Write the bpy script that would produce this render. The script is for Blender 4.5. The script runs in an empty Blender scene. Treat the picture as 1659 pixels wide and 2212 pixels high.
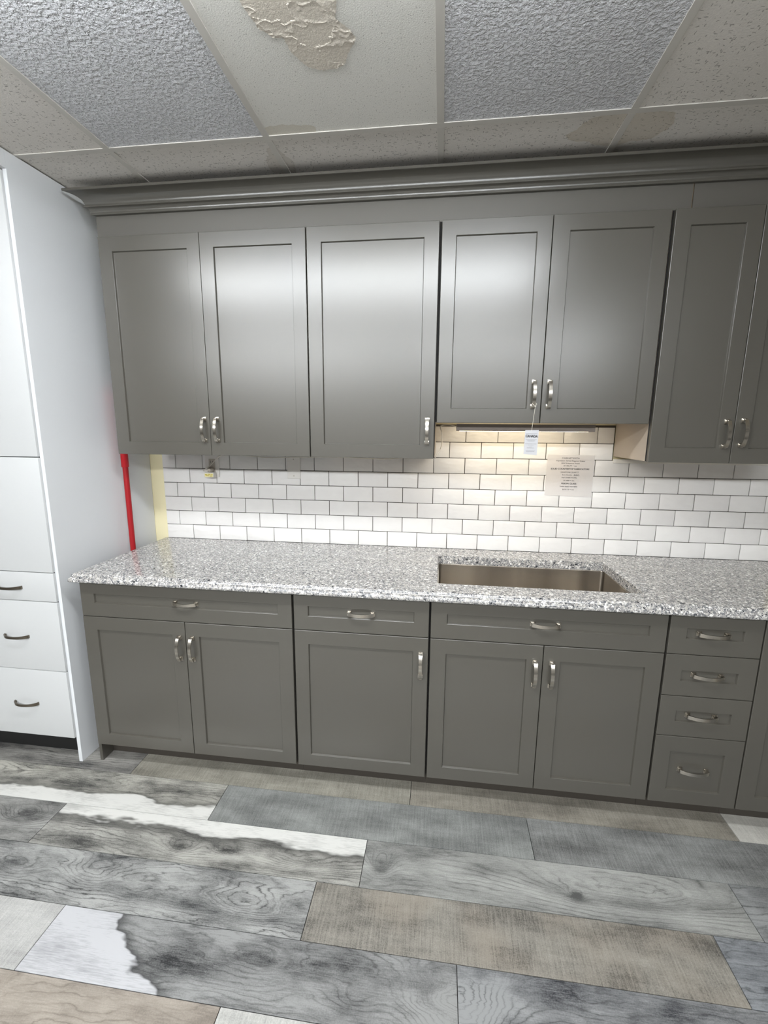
import bpy, bmesh, math, random
from mathutils import Vector, Matrix, noise

random.seed(7)
S = bpy.context.scene
COL = S.collection

# ------------------------------------------------------------------ camera
cam_d = bpy.data.cameras.new('camera')
cam = bpy.data.objects.new('camera', cam_d)
COL.objects.link(cam)
cam.location = (1.4986, -2.2733, 1.5175)
cam.rotation_euler = (math.radians(79.5666), math.radians(-0.4479), math.radians(7.2522))
cam_d.sensor_fit = 'HORIZONTAL'
cam_d.sensor_width = 36.0
cam_d.lens = 36.0 * 966.39 / 1659.0
cam_d.clip_start = 0.02
cam_d.clip_end = 60
S.camera = cam

# ------------------------------------------------------------------ world, exposure
W = bpy.data.worlds.new('world'); S.world = W
W.use_nodes = True
W.node_tree.nodes['Background'].inputs[0].default_value = (0.75, 0.8, 0.9, 1)
W.node_tree.nodes['Background'].inputs[1].default_value = 0.3
S.view_settings.view_transform = 'Standard'
S.view_settings.look = 'None'
S.view_settings.gamma = 1.0
S.view_settings.use_curve_mapping = False
S.view_settings.exposure = 0.0

CEIL = 2.505          # underside of the ceiling grid

# ------------------------------------------------------------------ ceiling strip lamps
def area(name, loc, sx, sy, power, color=(1, 1, 1), rot=(0, 0, 0), spread=180):
    d = bpy.data.lights.new(name, 'AREA')
    d.shape = 'RECTANGLE'; d.size = sx; d.size_y = sy
    d.energy = power; d.color = color; d.spread = math.radians(spread)
    o = bpy.data.objects.new(name, d)
    o.location = loc; o.rotation_euler = rot
    COL.objects.link(o)
    return o

COOL = (0.95, 0.98, 1.0)
# (x, y, length, watts): the fluorescent strips of the showroom, long side along X
STRIPS = [(0.95, -1.50, 2.20, 5), (-0.30, -3.90, 2.30, 120), (2.10, -3.90, 2.30, 85)]
for i, (lx, ly, ll, lw) in enumerate(STRIPS):
    area('strip_lamp', (lx, ly, CEIL - 0.098), ll - 0.04, 0.13, lw, COOL)

# ------------------------------------------------------------------ materials
MATS = {}
def nt(name):
    m = bpy.data.materials.new(name); m.use_nodes = True
    n = m.node_tree; b = n.nodes['Principled BSDF']
    return m, n, b
def setp(b, **k):
    names = dict(color='Base Color', rough='Roughness', metal='Metallic', spec='Specular IOR Level',
                 coat='Coat Weight', coatr='Coat Roughness', alpha='Alpha', trans='Transmission Weight',
                 es='Emission Strength', ec='Emission Color', aniso='Anisotropic')
    for kk, v in k.items():
        if kk in ('color', 'ec'): v = (*v, 1)
        b.inputs[names[kk]].default_value = v
def lin(r, g, b):
    f = lambda c: (c / 255 / 12.92) if c / 255 <= 0.04045 else ((c / 255 + 0.055) / 1.055) ** 2.4
    return (f(r), f(g), f(b))
def node(n, t, **k):
    x = n.nodes.new(t)
    for a, v in k.items():
        if a.startswith('i_'):
            x.inputs[a[2:].replace('_', ' ')].default_value = v
        else:
            setattr(x, a, v)
    return x
def L(n, a, b): n.links.new(a, b)
def ramp(n, src, stops, interp='LINEAR'):
    r = n.nodes.new('ShaderNodeValToRGB'); r.color_ramp.interpolation = interp
    e = r.color_ramp.elements
    while len(e) < len(stops): e.new(0.5)
    for el, (p, c) in zip(e, stops):
        el.position = p
        el.color = (*c, 1) if not isinstance(c, (int, float)) else (c, c, c, 1)
    L(n, src, r.inputs[0]); return r.outputs[0]
def math_(n, op, a, b=None, c=None, clamp=False):
    m = n.nodes.new('ShaderNodeMath'); m.operation = op; m.use_clamp = clamp
    for i, v in enumerate((a, b, c)):
        if v is None: continue
        if isinstance(v, (int, float)): m.inputs[i].default_value = v
        else: L(n, v, m.inputs[i])
    return m.outputs[0]
def mix(n, f, a, b, mode='MIX'):
    m = n.nodes.new('ShaderNodeMix'); m.data_type = 'RGBA'; m.blend_type = mode; m.clamp_factor = True
    for i, v in ((0, f), (6, a), (7, b)):
        if isinstance(v, (int, float)): m.inputs[i].default_value = v if i == 0 else (v, v, v, 1)
        elif isinstance(v, tuple): m.inputs[i].default_value = (*v, 1)
        else: L(n, v, m.inputs[i])
    return m.outputs[2]
def mapping(n, src, loc=(0, 0, 0), rot=(0, 0, 0), scale=(1, 1, 1)):
    m = n.nodes.new('ShaderNodeMapping')
    m.inputs['Location'].default_value = loc; m.inputs['Rotation'].default_value = rot; m.inputs['Scale'].default_value = scale
    L(n, src, m.inputs['Vector']); return m.outputs[0]
def tex(n, kind='Object'):
    return n.nodes.new('ShaderNodeTexCoord').outputs[kind]
def noi(n, vec, scale, detail=2, rough=0.5, dist=0):
    t = node(n, 'ShaderNodeTexNoise'); t.inputs['Scale'].default_value = scale
    t.inputs['Detail'].default_value = detail; t.inputs['Roughness'].default_value = rough
    t.inputs['Distortion'].default_value = dist
    L(n, vec, t.inputs['Vector']); return t.outputs['Fac']
def bump(n, b, h, strength, dist=0.001):
    x = node(n, 'ShaderNodeBump'); x.inputs['Strength'].default_value = strength; x.inputs['Distance'].default_value = dist
    L(n, h, x.inputs['Height']); L(n, x.outputs[0], b.inputs['Normal'])
def simple(name, color, rough=0.5, metal=0, spec=0.5, bs=0, bscale=200, **k):
    m, n, b = nt(name); setp(b, color=color, rough=rough, metal=metal, spec=spec, **k)
    if bs: bump(n, b, noi(n, tex(n), bscale, 2), bs, 0.0005)
    MATS[name] = m; return m

GREY = simple('grey_foil', lin(82, 79, 72), 0.29, spec=0.95, bs=0.03, bscale=900)
FRIEZE = simple('grey_foil_flat', lin(92, 89, 83), 0.42, spec=0.5, bs=0.03, bscale=900)
CARC = simple('beige_melamine', lin(176, 163, 148), 0.5)
CEDGE = simple('dark_gap_shade', lin(26, 24, 22), 0.7)  # near-black carcass fronts: shade of the door gaps put into the colour
EDGE = simple('raw_board_edge', lin(150, 120, 85), 0.8)
WHITE = simple('white_melamine', lin(219, 221, 223), 0.38, spec=0.4, bs=0.02, bscale=700)
WHITED = simple('white_door_melamine', lin(198, 199, 199), 0.38, spec=0.4, bs=0.02, bscale=700)
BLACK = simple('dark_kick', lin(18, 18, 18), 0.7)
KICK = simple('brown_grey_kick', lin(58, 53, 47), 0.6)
NICKEL = simple('brushed_nickel', lin(192, 186, 176), 0.22, metal=1.0)
DARKNI = simple('dark_nickel', lin(120, 112, 100), 0.3, metal=1.0)
YELLOW = simple('yellow_wall_paint', lin(240, 230, 190), 0.7, bs=0.1, bscale=250)
PLAIN = simple('plain_wall_paint', lin(150, 148, 144), 0.8)
GROUT = simple('dark_grout', lin(72, 66, 60), 0.9)
RED = simple('red_plastic', lin(176, 10, 24), 0.45)
REDM = simple('red_enamel', lin(160, 8, 20), 0.45)
PLATE = simple('white_plastic', lin(226, 222, 216), 0.3)
GREYPL = simple('grey_plastic', lin(186, 178, 166), 0.5)
STICK = simple('yellow_print', lin(200, 180, 60), 0.6)
INK = simple('black_ink', lin(45, 45, 48), 0.6)
FAINT = simple('faint_ink', lin(150, 148, 150), 0.6)
PAPER = simple('white_card', lin(196, 196, 199), 0.6)
STRING = simple('cream_string', lin(225, 220, 205), 0.8)
CORD = simple('white_cable', lin(214, 208, 196), 0.45)
BROWNM = simple('brown_grey_metal', lin(126, 116, 108), 0.4, spec=0.4)
CAULK = simple('white_trim_paint', lin(232, 228, 220), 0.5)
TEE = simple('tee_enamel', lin(206, 202, 195), 0.45)
DECK = simple('slab_paint', lin(90, 88, 86), 0.9)
FIX = simple('fixture_enamel', lin(235, 236, 236), 0.4)
DIFF = simple('lamp_diffuser', (1, 1, 1), 0.5, ec=(0.93, 0.97, 1.0), es=28.0)
LEDM = simple('warm_led_lens', (1, 1, 1), 0.5, ec=(1.0, 0.82, 0.55), es=9.0)

m, n, b = nt('clear_film'); FILM = m
setp(b, color=lin(240, 236, 234), rough=0.25, alpha=0.5)

m, n, b = nt('glazed_tile'); TILE = m
setp(b, rough=0.30, spec=0.45)
oi = n.nodes.new('ShaderNodeObjectInfo')
add = node(n, 'ShaderNodeVectorMath'); L(n, tex(n), add.inputs[0]); L(n, oi.outputs['Location'], add.inputs[1])
c = mix(n, math_(n, 'MULTIPLY', oi.outputs['Random'], 0.5), lin(236, 234, 231), lin(224, 221, 219))
c = mix(n, math_(n, 'MULTIPLY', noi(n, add.outputs[0], 22, 3), 0.35), c, lin(214, 210, 206))
L(n, c, b.inputs['Base Color'])
h = noi(n, mapping(n, add.outputs[0], scale=(1, 1, 1.7)), 13, 2)
bump(n, b, h, 0.7, 0.007)

m, n, b = nt('stainless'); STEEL = m
setp(b, metal=1.0, rough=0.24)
v = mapping(n, tex(n), scale=(1, 1, 0.05))
s1 = noi(n, v, 9, 2, 0.5)
L(n, ramp(n, s1, [(0.3, lin(140, 133, 124)), (0.7, lin(190, 182, 170))]), b.inputs['Base Color'])
bump(n, b, noi(n, mapping(n, tex(n), scale=(1, 1, 0.02)), 700, 2), 0.05, 0.0005)

m, n, b = nt('speckled_quartz'); QUARTZ = m
setp(b, rough=0.12, spec=0.5)
co = tex(n)
wob = node(n, 'ShaderNodeTexNoise'); wob.inputs['Scale'].default_value = 60; L(n, co, wob.inputs['Vector'])
vm = node(n, 'ShaderNodeVectorMath', operation='SCALE'); vm.inputs['Scale'].default_value = 0.012; L(n, wob.outputs['Color'], vm.inputs[0])
va = node(n, 'ShaderNodeVectorMath'); L(n, co, va.inputs[0]); L(n, vm.outputs[0], va.inputs[1])
def vor(scale):
    t = node(n, 'ShaderNodeTexVoronoi'); t.inputs['Scale'].default_value = scale; L(n, va.outputs[0], t.inputs['Vector'])
    s = node(n, 'ShaderNodeSeparateColor'); L(n, t.outputs['Color'], s.inputs[0]); return s.outputs, t.outputs['Distance']
A, dA = vor(145); B, dB = vor(280); Cc, dC = vor(540)
stA = [(0.0, lin(48, 50, 54)), (0.04, lin(82, 84, 88)), (0.09, lin(120, 120, 122)), (0.30, lin(150, 148, 146)), (0.52, lin(180, 176, 170)), (0.74, lin(206, 203, 198)), (0.88, lin(236, 234, 230))]
stB = [(0.0, lin(66, 68, 72)), (0.09, lin(104, 105, 108)), (0.26, lin(138, 137, 137)), (0.46, lin(168, 163, 158)), (0.68, lin(190, 187, 183)), (0.86, lin(226, 224, 221))]
cA = ramp(n, A[0], stA, 'CONSTANT'); cB = ramp(n, B[0], stB, 'CONSTANT'); cC = ramp(n, Cc[0], stB, 'CONSTANT')
c = mix(n, math_(n, 'GREATER_THAN', B[1], 0.62), cB, cC)
c = mix(n, math_(n, 'GREATER_THAN', A[1], 0.66), c, cA)
L(n, c, b.inputs['Base Color'])

# --- ceiling tiles
def ceil_mat(name, kind, col=(196, 194, 188), stains=()):
    m, n, b = nt(name); setp(b, rough=0.85 if kind != 'emboss' else 0.45, spec=0.3 if kind != 'emboss' else 0.5)
    g = n.nodes.new('ShaderNodeNewGeometry').outputs['Position']
    base = lin(*col)
    if kind == 'emboss':
        w = noi(n, g, 95, 3, 0.55, 0.0)
        h = ramp(n, w, [(0.36, 0.0), (0.60, 1.0)])
        h2 = math_(n, 'ADD', h, math_(n, 'MULTIPLY', noi(n, g, 38, 1), 0.6))
        c = mix(n, h, lin(214, 214, 217), base)
        bump(n, b, h2, 1.0, 0.0055)
    elif kind == 'fissure':
        v = node(n, 'ShaderNodeTexVoronoi', feature='F1'); v.inputs['Scale'].default_value = 120
        wn = node(n, 'ShaderNodeTexNoise'); wn.inputs['Scale'].default_value = 90; L(n, g, wn.inputs['Vector'])
        ws = node(n, 'ShaderNodeVectorMath', operation='SCALE'); ws.inputs['Scale'].default_value = 0.010; L(n, wn.outputs['Color'], ws.inputs[0])
        wa = node(n, 'ShaderNodeVectorMath'); L(n, g, wa.inputs[0]); L(n, ws.outputs[0], wa.inputs[1]); gw = wa.outputs[0]
        mp = mapping(n, gw, rot=(0, 0, 0.5), scale=(0.40, 1.7, 1)); L(n, mp, v.inputs['Vector'])
        sp = node(n, 'ShaderNodeSeparateColor'); L(n, v.outputs['Color'], sp.inputs[0])
        v2 = node(n, 'ShaderNodeTexVoronoi', feature='F1'); v2.inputs['Scale'].default_value = 112
        mp2 = mapping(n, gw, loc=(3, 1, 0), rot=(0, 0, -0.35), scale=(1.7, 0.42, 1)); L(n, mp2, v2.inputs['Vector'])
        sp2 = node(n, 'ShaderNodeSeparateColor'); L(n, v2.outputs['Color'], sp2.inputs[0])
        d1 = math_(n, 'MULTIPLY', math_(n, 'LESS_THAN', v.outputs['Distance'], 0.27), math_(n, 'GREATER_THAN', sp.outputs[0], 0.62))
        d2 = math_(n, 'MULTIPLY', math_(n, 'LESS_THAN', v2.outputs['Distance'], 0.24), math_(n, 'GREATER_THAN', sp2.outputs[0], 0.66))
        d = math_(n, 'MAXIMUM', d1, d2)
        f = noi(n, g, 260, 2)
        c = mix(n, math_(n, 'MULTIPLY', d, 0.55), mix(n, math_(n, 'MULTIPLY', f, 0.35), base, lin(165, 162, 156)), lin(92, 86, 78))
        hh = math_(n, 'SUBTRACT', math_(n, 'MULTIPLY', f, 0.3), d)
        bump(n, b, hh, 0.6, 0.003)
    else:
        f = noi(n, g, 330, 2, 0.6)
        p = ramp(n, noi(n, g, 210, 1), [(0.28, 1.0), (0.34, 0.0)])
        c = mix(n, math_(n, 'MULTIPLY', f, 0.25), base, lin(172, 170, 164))
        c = mix(n, math_(n, 'MULTIPLY', p, 0.5), c, lin(120, 116, 108))
        bump(n, b, f, 0.35, 0.002)
    sepp = node(n, 'ShaderNodeSeparateXYZ'); L(n, g, sepp.inputs[0])
    for (cx, cy, rx, ry, colr, amt) in stains:
        dx = math_(n, 'POWER', math_(n, 'MULTIPLY', math_(n, 'SUBTRACT', sepp.outputs[0], cx), 1 / rx), 2)
        dy = math_(n, 'POWER', math_(n, 'ABSOLUTE', math_(n, 'MULTIPLY', math_(n, 'SUBTRACT', sepp.outputs[1], cy), 1 / ry)), 2)
        r = math_(n, 'ADD', math_(n, 'ADD', dx, dy), math_(n, 'MULTIPLY', math_(n, 'SUBTRACT', noi(n, g, 14, 4), 0.5), 1.6))
        k = ramp(n, r, [(0.0, 0.75), (0.75, 0.8), (0.93, 1.0), (1.0, 0.0)])
        c = mix(n, math_(n, 'MULTIPLY', k, amt), c, lin(*colr))
    L(n, c, b.inputs['Base Color']); return m
EMB = ceil_mat('embossed_ceiling_board', 'emboss', (236, 236, 240))
FISS = ceil_mat('fissured_ceiling_board', 'fissure', (234, 229, 223), [(2.06, -0.50, 0.16, 0.09, (190, 176, 152), 0.5), (0.86, -0.42, 0.05, 0.10, (160, 148, 128), 0.3)])
FINE = ceil_mat('fine_ceiling_board', 'fine', (238, 236, 230), [(0.93, -0.60, 0.13, 0.045, (204, 196, 178), 0.7)])
STAIN = ceil_mat('stained_paint', 'fine', (222, 213, 200))

# --- floor planks
def plank_mat(name, style, light, dark, seed, mask=None, mask_col=(226, 226, 222), rings=60, warp=5.0, lines=0.75, warm=None, eyes=(), tone=1.0):
    light = tuple(v * 0.80 for v in light); dark = tuple(v * 0.66 for v in dark); mask_col = tuple(v * 0.86 for v in mask_col)
    if warm: warm = tuple(v * 0.78 for v in warm)
    light, dark, mask_col = [(a_[0], a_[1] * 0.995, a_[2] * 0.97) for a_ in (light, dark, mask_col)]; mask_col = (mask_col[0], mask_col[1], mask_col[2] * 1.02)
    m, n, b = nt(name); setp(b, rough=0.42, spec=0.4)
    o = tex(n)
    p = mapping(n, o, loc=(seed * 3.17, seed * 1.3, 0))
    sep = node(n, 'ShaderNodeSeparateXYZ'); L(n, o, sep.inputs[0])
    X, Y = sep.outputs[0], sep.outputs[1]
    fine = noi(n, mapping(n, p, scale=(5, 75, 1)), 4, 4, 0.65)
    blotch = noi(n, mapping(n, p, scale=(1.3, 3.2, 1)), 3.0, 6, 0.64)
    grit = noi(n, p, 260, 2, 0.6)
    if style == 'scratch':
        sc = noi(n, mapping(n, p, rot=(0, 0, 0.22), scale=(60, 3.2, 1)), 3, 4, 0.72)
        sc2 = noi(n, mapping(n, p, rot=(0, 0, -0.1), scale=(2.5, 34, 1)), 3, 3, 0.6)
        f = math_(n, 'MULTIPLY', math_(n, 'SUBTRACT', sc, 0.5), 0.95)
        f = math_(n, 'ADD', f, math_(n, 'MULTIPLY', math_(n, 'SUBTRACT', blotch, 0.5), 1.5))
        f = math_(n, 'ADD', f, math_(n, 'MULTIPLY', math_(n, 'SUBTRACT', sc2, 0.5), 0.25))
        f = math_(n, 'ADD', f, math_(n, 'MULTIPLY', math_(n, 'SUBTRACT', grit, 0.5), 0.8))
        f = math_(n, 'ADD', f, 0.55)
        c = ramp(n, f, [(0.0, lin(*dark)), (0.5, tuple((x + y) / 2 for x, y in zip(lin(*dark), lin(*light)))), (1.0, lin(*light))])
        if warm:
            c = mix(n, ramp(n, noi(n, p, 5.0, 2), [(0.42, 0.0), (0.66, 0.45)]), c, lin(*warm), 'MIX')
            c = mix(n, math_(n, 'MULTIPLY', ramp(n, f, [(0.15, 1.0), (0.5, 0.0)]), 0.6), c, lin(*dark))
    else:
        w1 = noi(n, mapping(n, p, scale=(1.0, 3.6, 1)), 2.1, 6, 0.52)
        w2 = noi(n, mapping(n, p, scale=(3.0, 9.0, 1)), 2.2, 6, 0.62)
        ph = math_(n, 'ADD', math_(n, 'MULTIPLY', Y, rings), math_(n, 'MULTIPLY', w1, warp * 2.2))
        ph = math_(n, 'ADD', ph, math_(n, 'MULTIPLY', w2, 1.6))
        tonev = None
        for (ex, ey, sx, sy, cnt, dk) in eyes:
            dx = math_(n, 'POWER', math_(n, 'ABSOLUTE', math_(n, 'MULTIPLY', math_(n, 'SUBTRACT', X, ex), 1 / sx)), 2)
            dy = math_(n, 'POWER', math_(n, 'ABSOLUTE', math_(n, 'MULTIPLY', math_(n, 'SUBTRACT', Y, ey), 1 / sy)), 2)
            g = math_(n, 'POWER', 2.718, math_(n, 'MULTIPLY', math_(n, 'ADD', math_(n, 'ADD', dx, dy), math_(n, 'MULTIPLY', math_(n, 'SUBTRACT', w2, 0.5), 0.8)), -1.0))
            ph = math_(n, 'ADD', ph, math_(n, 'MULTIPLY', g, cnt))
            t = math_(n, 'MULTIPLY', math_(n, 'POWER', g, 2.0), dk)
            tonev = t if tonev is None else math_(n, 'ADD', tonev, t)
        saw = math_(n, 'PINGPONG', ph, 0.5)
        wl = noi(n, mapping(n, p, scale=(1.5, 4, 1)), 3.5, 2)
        line = ramp(n, saw, [(0.0, 1.0), (0.03, 0.8), (0.10, 0.28), (0.26, 0.0)])
        lw = ramp(n, wl, [(0.38, 0.12), (0.6, 1.0)])
        band = math_(n, 'PINGPONG', math_(n, 'MULTIPLY', ph, 0.31), 1.0)
        f = math_(n, 'ADD', math_(n, 'MULTIPLY', math_(n, 'SUBTRACT', blotch, 0.5), 2.7 * tone), math_(n, 'MULTIPLY', math_(n, 'SUBTRACT', band, 0.5), 0.34))
        f = math_(n, 'ADD', f, math_(n, 'MULTIPLY', math_(n, 'SUBTRACT', fine, 0.5), 1.0))
        f = math_(n, 'ADD', f, math_(n, 'MULTIPLY', math_(n, 'SUBTRACT', grit, 0.5), 0.7))
        f = math_(n, 'ADD', f, 0.62)
        if tonev is not None: f = math_(n, 'ADD', f, tonev)
        c = ramp(n, f, [(0.0, lin(*dark)), (0.45, tuple(x * 0.5 + y * 0.5 for x, y in zip(lin(*dark), lin(*light)))), (1.0, lin(*light))])
        c = mix(n, math_(n, 'MULTIPLY', math_(n, 'MULTIPLY', line, lw), lines), c, tuple(x * 0.45 for x in lin(*dark)))
        saw2 = math_(n, 'PINGPONG', math_(n, 'ADD', math_(n, 'MULTIPLY', ph, 2.7), math_(n, 'MULTIPLY', fine, 0.8)), 0.5)
        line2 = ramp(n, saw2, [(0.0, 1.0), (0.06, 0.6), (0.2, 0.0)])
        c = mix(n, math_(n, 'MULTIPLY', math_(n, 'MULTIPLY', line2, ramp(n, blotch, [(0.40, 1.0), (0.56, 0.1)])), lines * 0.5), c, tuple(x * 0.7 for x in lin(*dark)))
        if warm:
            c = mix(n, 0.4, c, lin(*warm))
    if mask:
        a_, b_, d_, k_ = mask      # pale sapwood where a*x + b*y + d + k*noise > 0
        nz = math_(n, 'SUBTRACT', noi(n, mapping(n, p, scale=(2.0, 6, 1)), 2.2, 3, 0.55), 0.5)
        s = math_(n, 'ADD', math_(n, 'MULTIPLY', X, a_), math_(n, 'MULTIPLY', Y, b_))
        s = math_(n, 'ADD', math_(n, 'ADD', s, d_), math_(n, 'MULTIPLY', nz, k_))
        s5 = math_(n, 'ADD', s, 0.5)
        edge = ramp(n, s5, [(0.492, 0.0), (0.505, 1.0)])
        rim = ramp(n, s5, [(0.455, 0.0), (0.495, 0.7), (0.505, 0.0)])
        c = mix(n, rim, c, tuple(x * 0.7 for x in lin(*dark)))
        wf = math_(n, 'ADD', math_(n, 'MULTIPLY', math_(n, 'SUBTRACT', blotch, 0.5), 2.5), math_(n, 'MULTIPLY', math_(n, 'SUBTRACT', fine, 0.5), 1.6))
        white = ramp(n, math_(n, 'ADD', wf, 0.5), [(0.0, tuple(x * 0.66 for x in lin(*mask_col))), (0.6, lin(*mask_col))])
        c = mix(n, edge, c, white)
    L(n, c, b.inputs['Base Color'])
    bump(n, b, fine, 0.12, 0.0008)
    return m

# ------------------------------------------------------------------ mesh helpers
ORG = {}          # world origin of every object we made
def place(o, parent, origin):
    ORG[o.name] = Vector(origin)
    if parent:
        o.parent = parent
        o.location = Vector(origin) - ORG[parent.name]
    else:
        o.location = origin
def tag(o, label=None, cat=None, group=None, kind=None):
    if label: o['label'] = label
    if cat: o['category'] = cat
    if group: o['group'] = group
    if kind: o['kind'] = kind
    return o
def empty(name, origin, **k):
    o = bpy.data.objects.new(name, None); COL.objects.link(o)
    o.empty_display_size = 0.1
    place(o, None, origin); return tag(o, **k)
def finish(bm, name, mats, parent=None, origin=(0, 0, 0), world=True, smooth=None, **k):
    """link a bmesh as one object; vertices are in world space unless world=False"""
    if world: bmesh.ops.translate(bm, verts=bm.verts, vec=-Vector(origin))
    bmesh.ops.recalc_face_normals(bm, faces=bm.faces)
    me = bpy.data.meshes.new(name); bm.to_mesh(me); bm.free()
    if not isinstance(mats, (list, tuple)): mats = [mats]
    for mm in mats: me.materials.append(mm)
    if smooth is not None:
        for p in me.polygons: p.use_smooth = True
        me.set_sharp_from_angle(angle=math.radians(smooth))
    o = bpy.data.objects.new(name, me); COL.objects.link(o)
    place(o, parent, origin); return tag(o, **k)
def box(bm, x0, x1, y0, y1, z0, z1, bev=0, mi=0):
    vs = [bm.verts.new((x, y, z)) for x in (x0, x1) for y in (y0, y1) for z in (z0, z1)]
    F = [(0, 1, 3, 2), (4, 6, 7, 5), (0, 4, 5, 1), (2, 3, 7, 6), (0, 2, 6, 4), (1, 5, 7, 3)]
    fs = [bm.faces.new([vs[i] for i in f]) for f in F]
    for f in fs: f.material_index = mi
    bmesh.ops.recalc_face_normals(bm, faces=fs)
    if bev:
        es = list({e for f in fs for e in f.edges})
        bmesh.ops.bevel(bm, geom=es, offset=bev, segments=2, profile=0.6, affect='EDGES')
def boxo(name, x0, x1, y0, y1, z0, z1, mat, parent=None, bev=0, origin=None, **k):
    bm = bmesh.new(); box(bm, x0, x1, y0, y1, z0, z1, bev)
    if origin is None: origin = ((x0 + x1) / 2, (y0 + y1) / 2, z0)
    return finish(bm, name, mat, parent, origin, **k)
def loops(bm, rings, closed=True, cap0=False, cap1=False, mi=0):
    R_ = [[bm.verts.new(p) for p in r] for r in rings]
    nn = len(R_[0])
    for a, b_ in zip(R_, R_[1:]):
        for i in range(nn if closed else nn - 1):
            j = (i + 1) % nn
            f = bm.faces.new((a[i], a[j], b_[j], b_[i])); f.material_index = mi
    if cap0: bm.faces.new(R_[0]).material_index = mi
    if cap1: bm.faces.new(R_[-1][::-1]).material_index = mi
    return R_
def tube(bm, pts, rad, seg=8):
    pts = [Vector(p) for p in pts]; rings = []
    for i, p in enumerate(pts):
        d = (pts[min(i + 1, len(pts) - 1)] - pts[max(i - 1, 0)]).normalized()
        u = d.cross(Vector((0, 0, 1)) if abs(d.z) < 0.9 else Vector((1, 0, 0))).normalized(); w = d.cross(u)
        r = rad[i] if isinstance(rad, (list, tuple)) else rad
        rings.append([p + u * r * math.cos(t) + w * r * math.sin(t) for t in [2 * math.pi * k / seg for k in range(seg)]])
    loops(bm, rings, cap0=True, cap1=True)

# door or drawer front routed with a square recess, front towards -Y
def shaker(name, x0, x1, z0, z1, ix0, ix1, iz0, iz1, yf, parent, thick=0.019, depth=0.008, **k):
    bm = bmesh.new(); c = 0.0016; s = 0.0030
    def rect(a, b_, c_, d_, y): return [(a, y, c_), (b_, y, c_), (b_, y, d_), (a, y, d_)]
    rings = [rect(x0, x1, z0, z1, yf + thick), rect(x0, x1, z0, z1, yf + c), rect(x0 + c * .4, x1 - c * .4, z0 + c * .4, z1 - c * .4, yf + c * .35),
             rect(x0 + c, x1 - c, z0 + c, z1 - c, yf),
             rect(ix0, ix1, iz0, iz1, yf), rect(ix0 + .0008, ix1 - .0008, iz0 + .0008, iz1 - .0008, yf + .0008),
             rect(ix0 + s, ix1 - s, iz0 + s, iz1 - s, yf + depth)]
    loops(bm, rings, cap0=True, cap1=True)
    return finish(bm, name, GREY, parent, ((x0 + x1) / 2, yf + thick, z0), **k)

# --- arched bar pull (own mesh, local: length along X, out = -Y)
def pull_mesh():
    bm = bmesh.new(); Lh = 0.0565
    for s in (-1, 1):
        cx = s * (Lh - 0.0095)
        box(bm, cx - 0.0095, cx + 0.0095, -0.003, 0, -0.0095, 0.0095, 0.0008)
        box(bm, cx - 0.0075, cx + 0.0075, -0.007, -0.0025, -0.0078, 0.0078, 0.0008)
        box(bm, cx - 0.0058, cx + 0.0058, -0.0175, -0.006, -0.0064, 0.0064, 0.0012)
    N = 18; rings = []
    for i in range(N + 1):
        t = -1 + 2 * i / N
        x = t * 0.051
        y = -(0.0150 + 0.0165 * (1 - t * t) ** 0.8)
        if abs(t) > 0.86: y -= 0.0018 * (abs(t) - 0.86) / 0.14
        w = 0.0072 - 0.0008 * (1 - t * t)
        th = 0.0034
        rings.append([(x, y, -w), (x, y, w), (x, y + th, w), (x, y + th, -w)])
    loops(bm, rings, cap0=True, cap1=True)
    bmesh.ops.recalc_face_normals(bm, faces=bm.faces)
    me = bpy.data.meshes.new('handle'); bm.to_mesh(me); bm.free(); me.materials.append(NICKEL)
    for p in me.polygons: p.use_smooth = True
    me.set_sharp_from_angle(angle=math.radians(35))
    return me
PULL = pull_mesh()
def pull_v(me):      # the same pull stood upright
    m2 = me.copy(); m2.name = 'handle_upright'; m2.transform(Matrix.Rotation(math.radians(90), 4, 'Y')); return m2
PULLV = pull_v(PULL)
def pull(x, y, z, parent, vertical=False):
    o = bpy.data.objects.new('handle', PULLV if vertical else PULL); COL.objects.link(o)
    place(o, parent, (x, y, z)); return tag(o, label='brushed nickel arched handle')

# ------------------------------------------------------------------ room shell
XL, XR, YF = -3.2, 5.2, -6.2
floor = boxo('floor', XL, XR, YF, 0.0, -0.08, -0.006, simple('plank_joint', lin(40, 38, 36), 0.8), origin=(1, -3, -0.006), kind='structure',
             label='floor of grey and cream wood look planks')
wall_back = boxo('wall_back', XL, XR, 0.0, 0.1, -0.08, 2.9, YELLOW, origin=(1, 0, 0), kind='structure', label='pale yellow painted back wall behind white tiles')
boxo('wall_left', XL - 0.1, XL, YF, 0.1, -0.08, 2.9, PLAIN, kind='structure')
boxo('wall_right', XR, XR + 0.1, YF, 0.1, -0.08, 2.9, PLAIN, kind='structure')
boxo('wall_front', XL, XR, YF - 0.1, YF, -0.08, 2.9, PLAIN, kind='structure')
ceiling = boxo('ceiling', XL, XR, YF, 0.0, 2.72, 2.8, DECK, origin=(1, -3, 2.72), kind='structure', label='suspended ceiling of mixed grey boards in white metal tees')

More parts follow.
